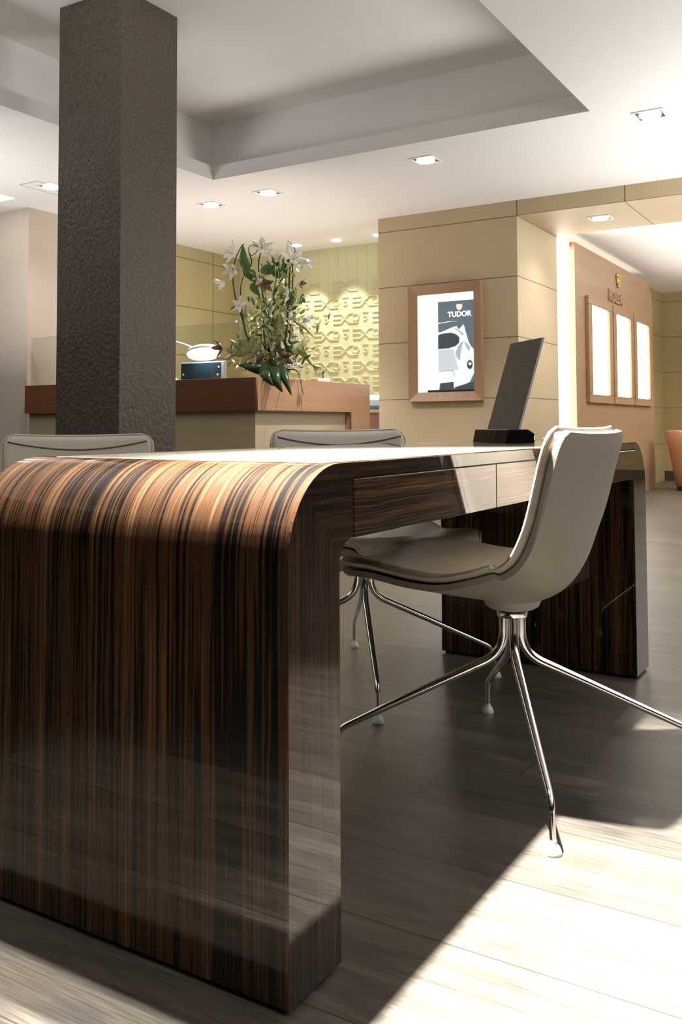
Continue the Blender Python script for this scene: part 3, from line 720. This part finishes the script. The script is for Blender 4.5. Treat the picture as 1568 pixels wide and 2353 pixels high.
obj('vase', lathe(bmesh.new(), [(.06, 0), (.085, .01), (.10, .05), (.095, .09), (.08, .10)], n=28), m_dark, fa, smooth=True, auto=40)
def twig(pts, r0=.006, r1=.003):
    ps = spline([tuple(fp(*p)) for p in pts], 6) if False else None
    V = [fp(*p) for p in pts]; out = []
    for i in range(len(V)-1):
        p0, p1, p2, p3 = V[max(i-1, 0)], V[i], V[i+1], V[min(i+2, len(V)-1)]
        for k in range(6):
            q = k/6; out.append(.5*((2*p1)+(-p0+p2)*q+(2*p0-5*p1+4*p2-p3)*q*q+(-p0+3*p1-3*p2+p3)*q**3))
    out.append(V[-1]); n = len(out)
    return obj('twig', tube(bmesh.new(), out, [r0+(r1-r0)*i/(n-1) for i in range(n)], 8), m_stem, fa, smooth=True)
twig([(620, 855, .02), (575, 790, .05), (558, 730, .05), (545, 690, .02), (537, 640, .03), (540, 600, .04), (556, 565, .02), (563, 561, .0)], .008, .003)
twig([(622, 855, .0), (575, 780, -.05), (560, 720, -.04), (556, 660, -.02), (563, 630, .0)], .007, .003)
twig([(630, 855, -.02), (609, 770, -.03), (608, 700, -.02), (602, 660, 0), (595, 615, .02), (596, 595, .02), (603, 569, 0)], .007, .004)
twig([(632, 855, .03), (618, 790, -.02), (628, 740, -.04), (631, 690, -.05), (636, 630, -.03), (634, 600, 0)], .009, .005)
twig([(636, 855, -.03), (655, 790, -.08), (662, 720, -.06), (664, 660, -.02), (666, 610, .0)], .010, .006)
twig([(640, 855, .03), (662, 790, .05), (669, 700, .04), (672, 640, .02), (671, 605, 0)], .007, .004)
twig([(575, 620, .0), (580, 600, .0), (575, 583, .0), (574, 578, 0)], .005, .004)
twig([(578, 588, .0), (590, 580, .0), (593, 566, .0), (580, 563, .0), (573, 572, .0), (577, 586, 0)], .003, .003)
twig([(678, 580, 0), (674, 566, 0), (661, 553, 0)], .004, .0015)
twig([(650, 846, -.05), (684, 850, -.20), (694, 880, -.27), (700, 905, -.30)], .005, .002)
twig([(660, 850, .05), (710, 800, .03), (735, 790, .02)], .004, .002)
def petal(bm, c, d, n, L, W, curl=.25, mi=0):
    """pointed petal from c along d, bending towards n"""
    s_ = d.cross(n).normalized(); rows = []
    K = 6
    for i in range(K+1):
        t = i/K; w_ = W*math.sin(math.pi*min(1, (t*.92+.06)))**.8*(1-.25*t); p = c+d*(L*t)+n*(curl*L*t*t)
        rows.append([bm.verts.new(p-s_*w_+n*w_*.35), bm.verts.new(p), bm.verts.new(p+s_*w_+n*w_*.35)])
    for i in range(K):
        for j in range(2): bm.faces.new((rows[i][j], rows[i][j+1], rows[i+1][j+1], rows[i+1][j])).material_index = mi
def solidify(o, th=.0015):
    m = o.modifiers.new('thickness', 'SOLIDIFY'); m.thickness = th; m.offset = 0
def flower(px, py, d, axis, size, mat, n=6, spread=.75, name='lily'):
    size *= 1.25; bm = bmesh.new(); c = fp(px, py, d); a = Vector(AX*axis[0]+AD*axis[1]+Vector((0, 0, axis[2]))).normalized()
    p = a.orthogonal().normalized(); q = a.cross(p); ph = random.random()*6
    for k in range(n):
        an = ph+2*math.pi*k/n; rad = p*math.cos(an)+q*math.sin(an); dr = (a*(1-spread)+rad*spread).normalized()
        petal(bm, c-a*size*.2, dr, (a-dr*a.dot(dr)).normalized()*(-.6 if spread < .5 else .3), size*random.uniform(.85, 1.1), size*.24)
    for k in range(4):
        an = 2*math.pi*k/4; tube(bm, [c-a*size*.2, c+a*size*.5+(p*math.cos(an)+q*math.sin(an))*size*.12], .0025, 5)
    o = obj(name, bm, mat, fa, smooth=True); solidify(o); return o
for args in ((603, 563, 0, (.1, -.7, .6), .085, m_pet, 6, .85), (536, 583, -.03, (-.8, -.5, .2), .085, m_pet, 6, .7), (516, 650, -.02, (-.8, -.2, -.5), .07, m_pet, 5, .42),
             (552, 700, -.05, (-.5, -.8, .1), .065, m_pet, 5, .8), (674, 592, -.03, (.3, -.6, .4), .105, m_pet, 6, .8), (700, 602, .0, (.9, -.2, -.5), .085, m_pet, 4, .35),
             (618, 581, .03, (0, -.8, .2), .045, m_pet, 5, .8), (640, 594, -.02, (.2, -.8, .1), .045, m_pet, 5, .8), (628, 600, .02, (-.3, -.8, -.1), .035, m_pet, 5, .8), (652, 603, .02, (.3, -.8, -.2), .035, m_pet, 5, .8),
             (535, 618, .02, (-.3, -.8, -.4), .075, m_pet, 5, .55), (588, 640, -.02, (-.2, -.8, -.2), .05, m_pet, 5, .8), (612, 655, -.05, (.1, -.8, -.4), .07, m_petb, 5, .6),
             (690, 650, -.02, (.7, -.4, -.4), .055, m_petb, 4, .5), (662, 732, -.06, (.6, -.6, .4), .07, m_pet, 4, .8), (700, 737, -.06, (.9, -.4, 0), .075, m_pet, 3, .4),
             (672, 836, -.08, (.3, -.8, 0), .035, m_pet, 5, .8), (551, 845, -.05, (-.5, -.7, 0), .022, m_pet, 5, .8)):
    flower(*args)
for args in ((512, 795, -.02, (-.7, -.4, -.2), .075, m_petb, 5, .6), (575, 805, -.08, (-.4, -.8, .2), .11, m_petg, 6, .75), (595, 832, -.10, (-.1, -.9, -.2), .068, m_petb, 6, .75), (652, 822, -.10, (.2, -.8, -.3), .085, m_petb, 6, .55), (538, 805, .0, (-.6, -.5, .2), .07, m_petg, 5, .7),
             (700, 800, 0, (.6, -.4, .3), .06, m_petg, 4, .6), (722, 836, 0, (.6, -.2, -.7), .055, m_petg, 4, .3)):
    flower(*args, name='bloom')
def leaf(pts, W, mat, name='leaf', fold=.25):
    bm = bmesh.new(); V = [fp(*p) for p in pts]; out = []
    for i in range(len(V)-1):
        p0, p1, p2, p3 = V[max(i-1, 0)], V[i], V[i+1], V[min(i+2, len(V)-1)]
        for k in range(5):
            q = k/5; out.append(.5*((2*p1)+(-p0+p2)*q+(2*p0-5*p1+4*p2-p3)*q*q+(-p0+3*p1-3*p2+p3)*q**3))
    out.append(V[-1]); rows = []; n = len(out)
    for i, p in enumerate(out):
        t = i/(n-1); d = (out[min(i+1, n-1)]-out[max(i-1, 0)]).normalized(); s_ = d.cross(AD*-1).normalized(); w_ = W*math.sin(math.pi*min(1, t**.8*.95+.05))**1.05*1.1
        rows.append([bm.verts.new(p-s_*w_+AD*w_*fold), bm.verts.new(p), bm.verts.new(p+s_*w_+AD*w_*fold)])
    for i in range(n-1):
        for j in range(2): bm.faces.new((rows[i][j], rows[i][j+1], rows[i+1][j+1], rows[i+1][j]))
    o = obj(name, bm, mat, fa, smooth=True); solidify(o); return o
leaf([(632, 846, -.08), (600, 845, -.15), (556, 836, -.16)], .038, m_leafd)
leaf([(630, 844, -.10), (600, 843, -.20), (565, 842, -.22)], .026, m_leafd)
leaf([(632, 836, -.08), (632, 846, -.25), (640, 870, -.34), (656, 899, -.34)], .050, m_leafd, fold=.5)
leaf([(636, 838, -.08), (648, 846, -.25), (662, 872, -.34), (675, 906, -.35)], .034, m_leafd, fold=.5)
leaf([(628, 836, -.08), (616, 848, -.26), (622, 866, -.34), (638, 886, -.34)], .040, m_leafd, fold=.5)
leaf([(575, 625, -.02), (563, 600, -.03), (561, 563, -.02)], .032, m_leaf); leaf([(563, 615, -.02), (578, 630, -.03), (590, 650, -.02)], .038, m_leaf)
leaf([(600, 625, 0), (625, 618, -.03), (640, 640, -.03)], .04, m_leaf); leaf([(640, 620, 0), (660, 605, -.03), (675, 612, -.02)], .035, m_leaf); leaf([(625, 600, 0), (650, 615, .03), (640, 650, .03)], .035, m_leaf)
leaf([(595, 655, 0), (585, 660, -.03), (600, 680, -.02)], .03, m_leaf); leaf([(665, 700, -.02), (672, 680, -.03), (680, 660, -.02)], .03, m_leaf); leaf([(610, 820, 0), (570, 780, -.05), (568, 690, -.03)], .03, m_lite); leaf([(650, 820, 0), (645, 760, -.05), (640, 700, -.03)], .03, m_lite)
leaf([(665, 790, .02), (690, 800, 0), (725, 845, 0)], .028, m_lite); leaf([(680, 740, 0), (700, 750, 0), (722, 775, 0)], .012, m_lite); leaf([(655, 815, 0), (690, 790, 0), (700, 770, 0)], .03, m_lite)
leaf([(600, 830, -.05), (560, 800, -.05), (530, 775, -.03)], .025, m_lite)
bm = bmesh.new()   # filler greenery
for k in range(850):
    x = random.gauss(627, 34); y = random.uniform(690, 850) if random.random() < .8 else random.uniform(600, 700); d = random.gauss(0, .06)
    if y < 700: x = random.gauss(645, 22)
    a = Vector((random.gauss(0, .5), random.gauss(0, .5), random.uniform(.1, 1))).normalized()
    petal(bm, fp(x, y, d), a, a.orthogonal().normalized(), random.uniform(.03, .085), random.uniform(.006, .016), .2, random.choice((0, 0, 0, 1, 1, 2)))
o = obj('foliage', bm, [m_lite, m_leaf, m_pet], fa, smooth=True); o['kind'] = 'stuff'
bm = bmesh.new()
for k in range(26):
    x0 = random.gauss(632, 10); x1 = x0+random.gauss(0, 22); tube(bm, [fp(x0, 855, random.gauss(0, .03)), fp((x0+x1)/2+random.gauss(0, 4), 780, random.gauss(0, .05)), fp(x1, random.uniform(610, 740), random.gauss(0, .06))], .0035, 5)
o = obj('green_stems', bm, m_lite, fa, smooth=True); o['kind'] = 'stuff'

# ------------------------------------------------------------ tub chair in the inner room
t = thing('tub_chair', 'tan leather tub chair at the right picture edge', 'armchair', (11.62, 2.08, 0))
bm = bmesh.new(); n = 48; ang0, ang1 = math.radians(-150), math.radians(150)
prof_o = [(.25, .04), (.27, .06), (.30, .25), (.345, .5), (.38, .70), (.375, .715)]; prof_i = [(.33, .715), (.32, .69), (.28, .45), (.26, .36)]
rings = []
for r, z in prof_o+prof_i: rings.append([bm.verts.new((r*math.cos(ang0+(ang1-ang0)*j/n), r*math.sin(ang0+(ang1-ang0)*j/n), z-(.10*max(0, abs(j/n-.5)*2-.55)/.45 if z > .6 else 0))) for j in range(n+1)])
for i in range(len(rings)-1):
    for j in range(n): bm.faces.new((rings[i][j], rings[i][j+1], rings[i+1][j+1], rings[i+1][j]))
for j in (0, n): bm.faces.new([r[j] for r in rings])
for j in range(n): bm.faces.new((rings[-1][j], rings[-1][j+1], rings[0][j+1], rings[0][j]))
bmesh.ops.recalc_face_normals(bm, faces=bm.faces[:]); obj('tub_body', bm, m_orange, t, smooth=True, auto=45)
obj('seat_cushion', lathe(bmesh.new(), [(.26, .30), (.285, .33), (.285, .41), (.26, .44), (.001, .45)], n=40), m_orange, t, smooth=True, auto=50)
obj('base', lathe(bmesh.new(), [(.26, 0), (.26, .04), (.25, .05)], n=40), m_dark, t)
t.rotation_euler = (0, 0, math.radians(70))
bpy.context.view_layer.update()
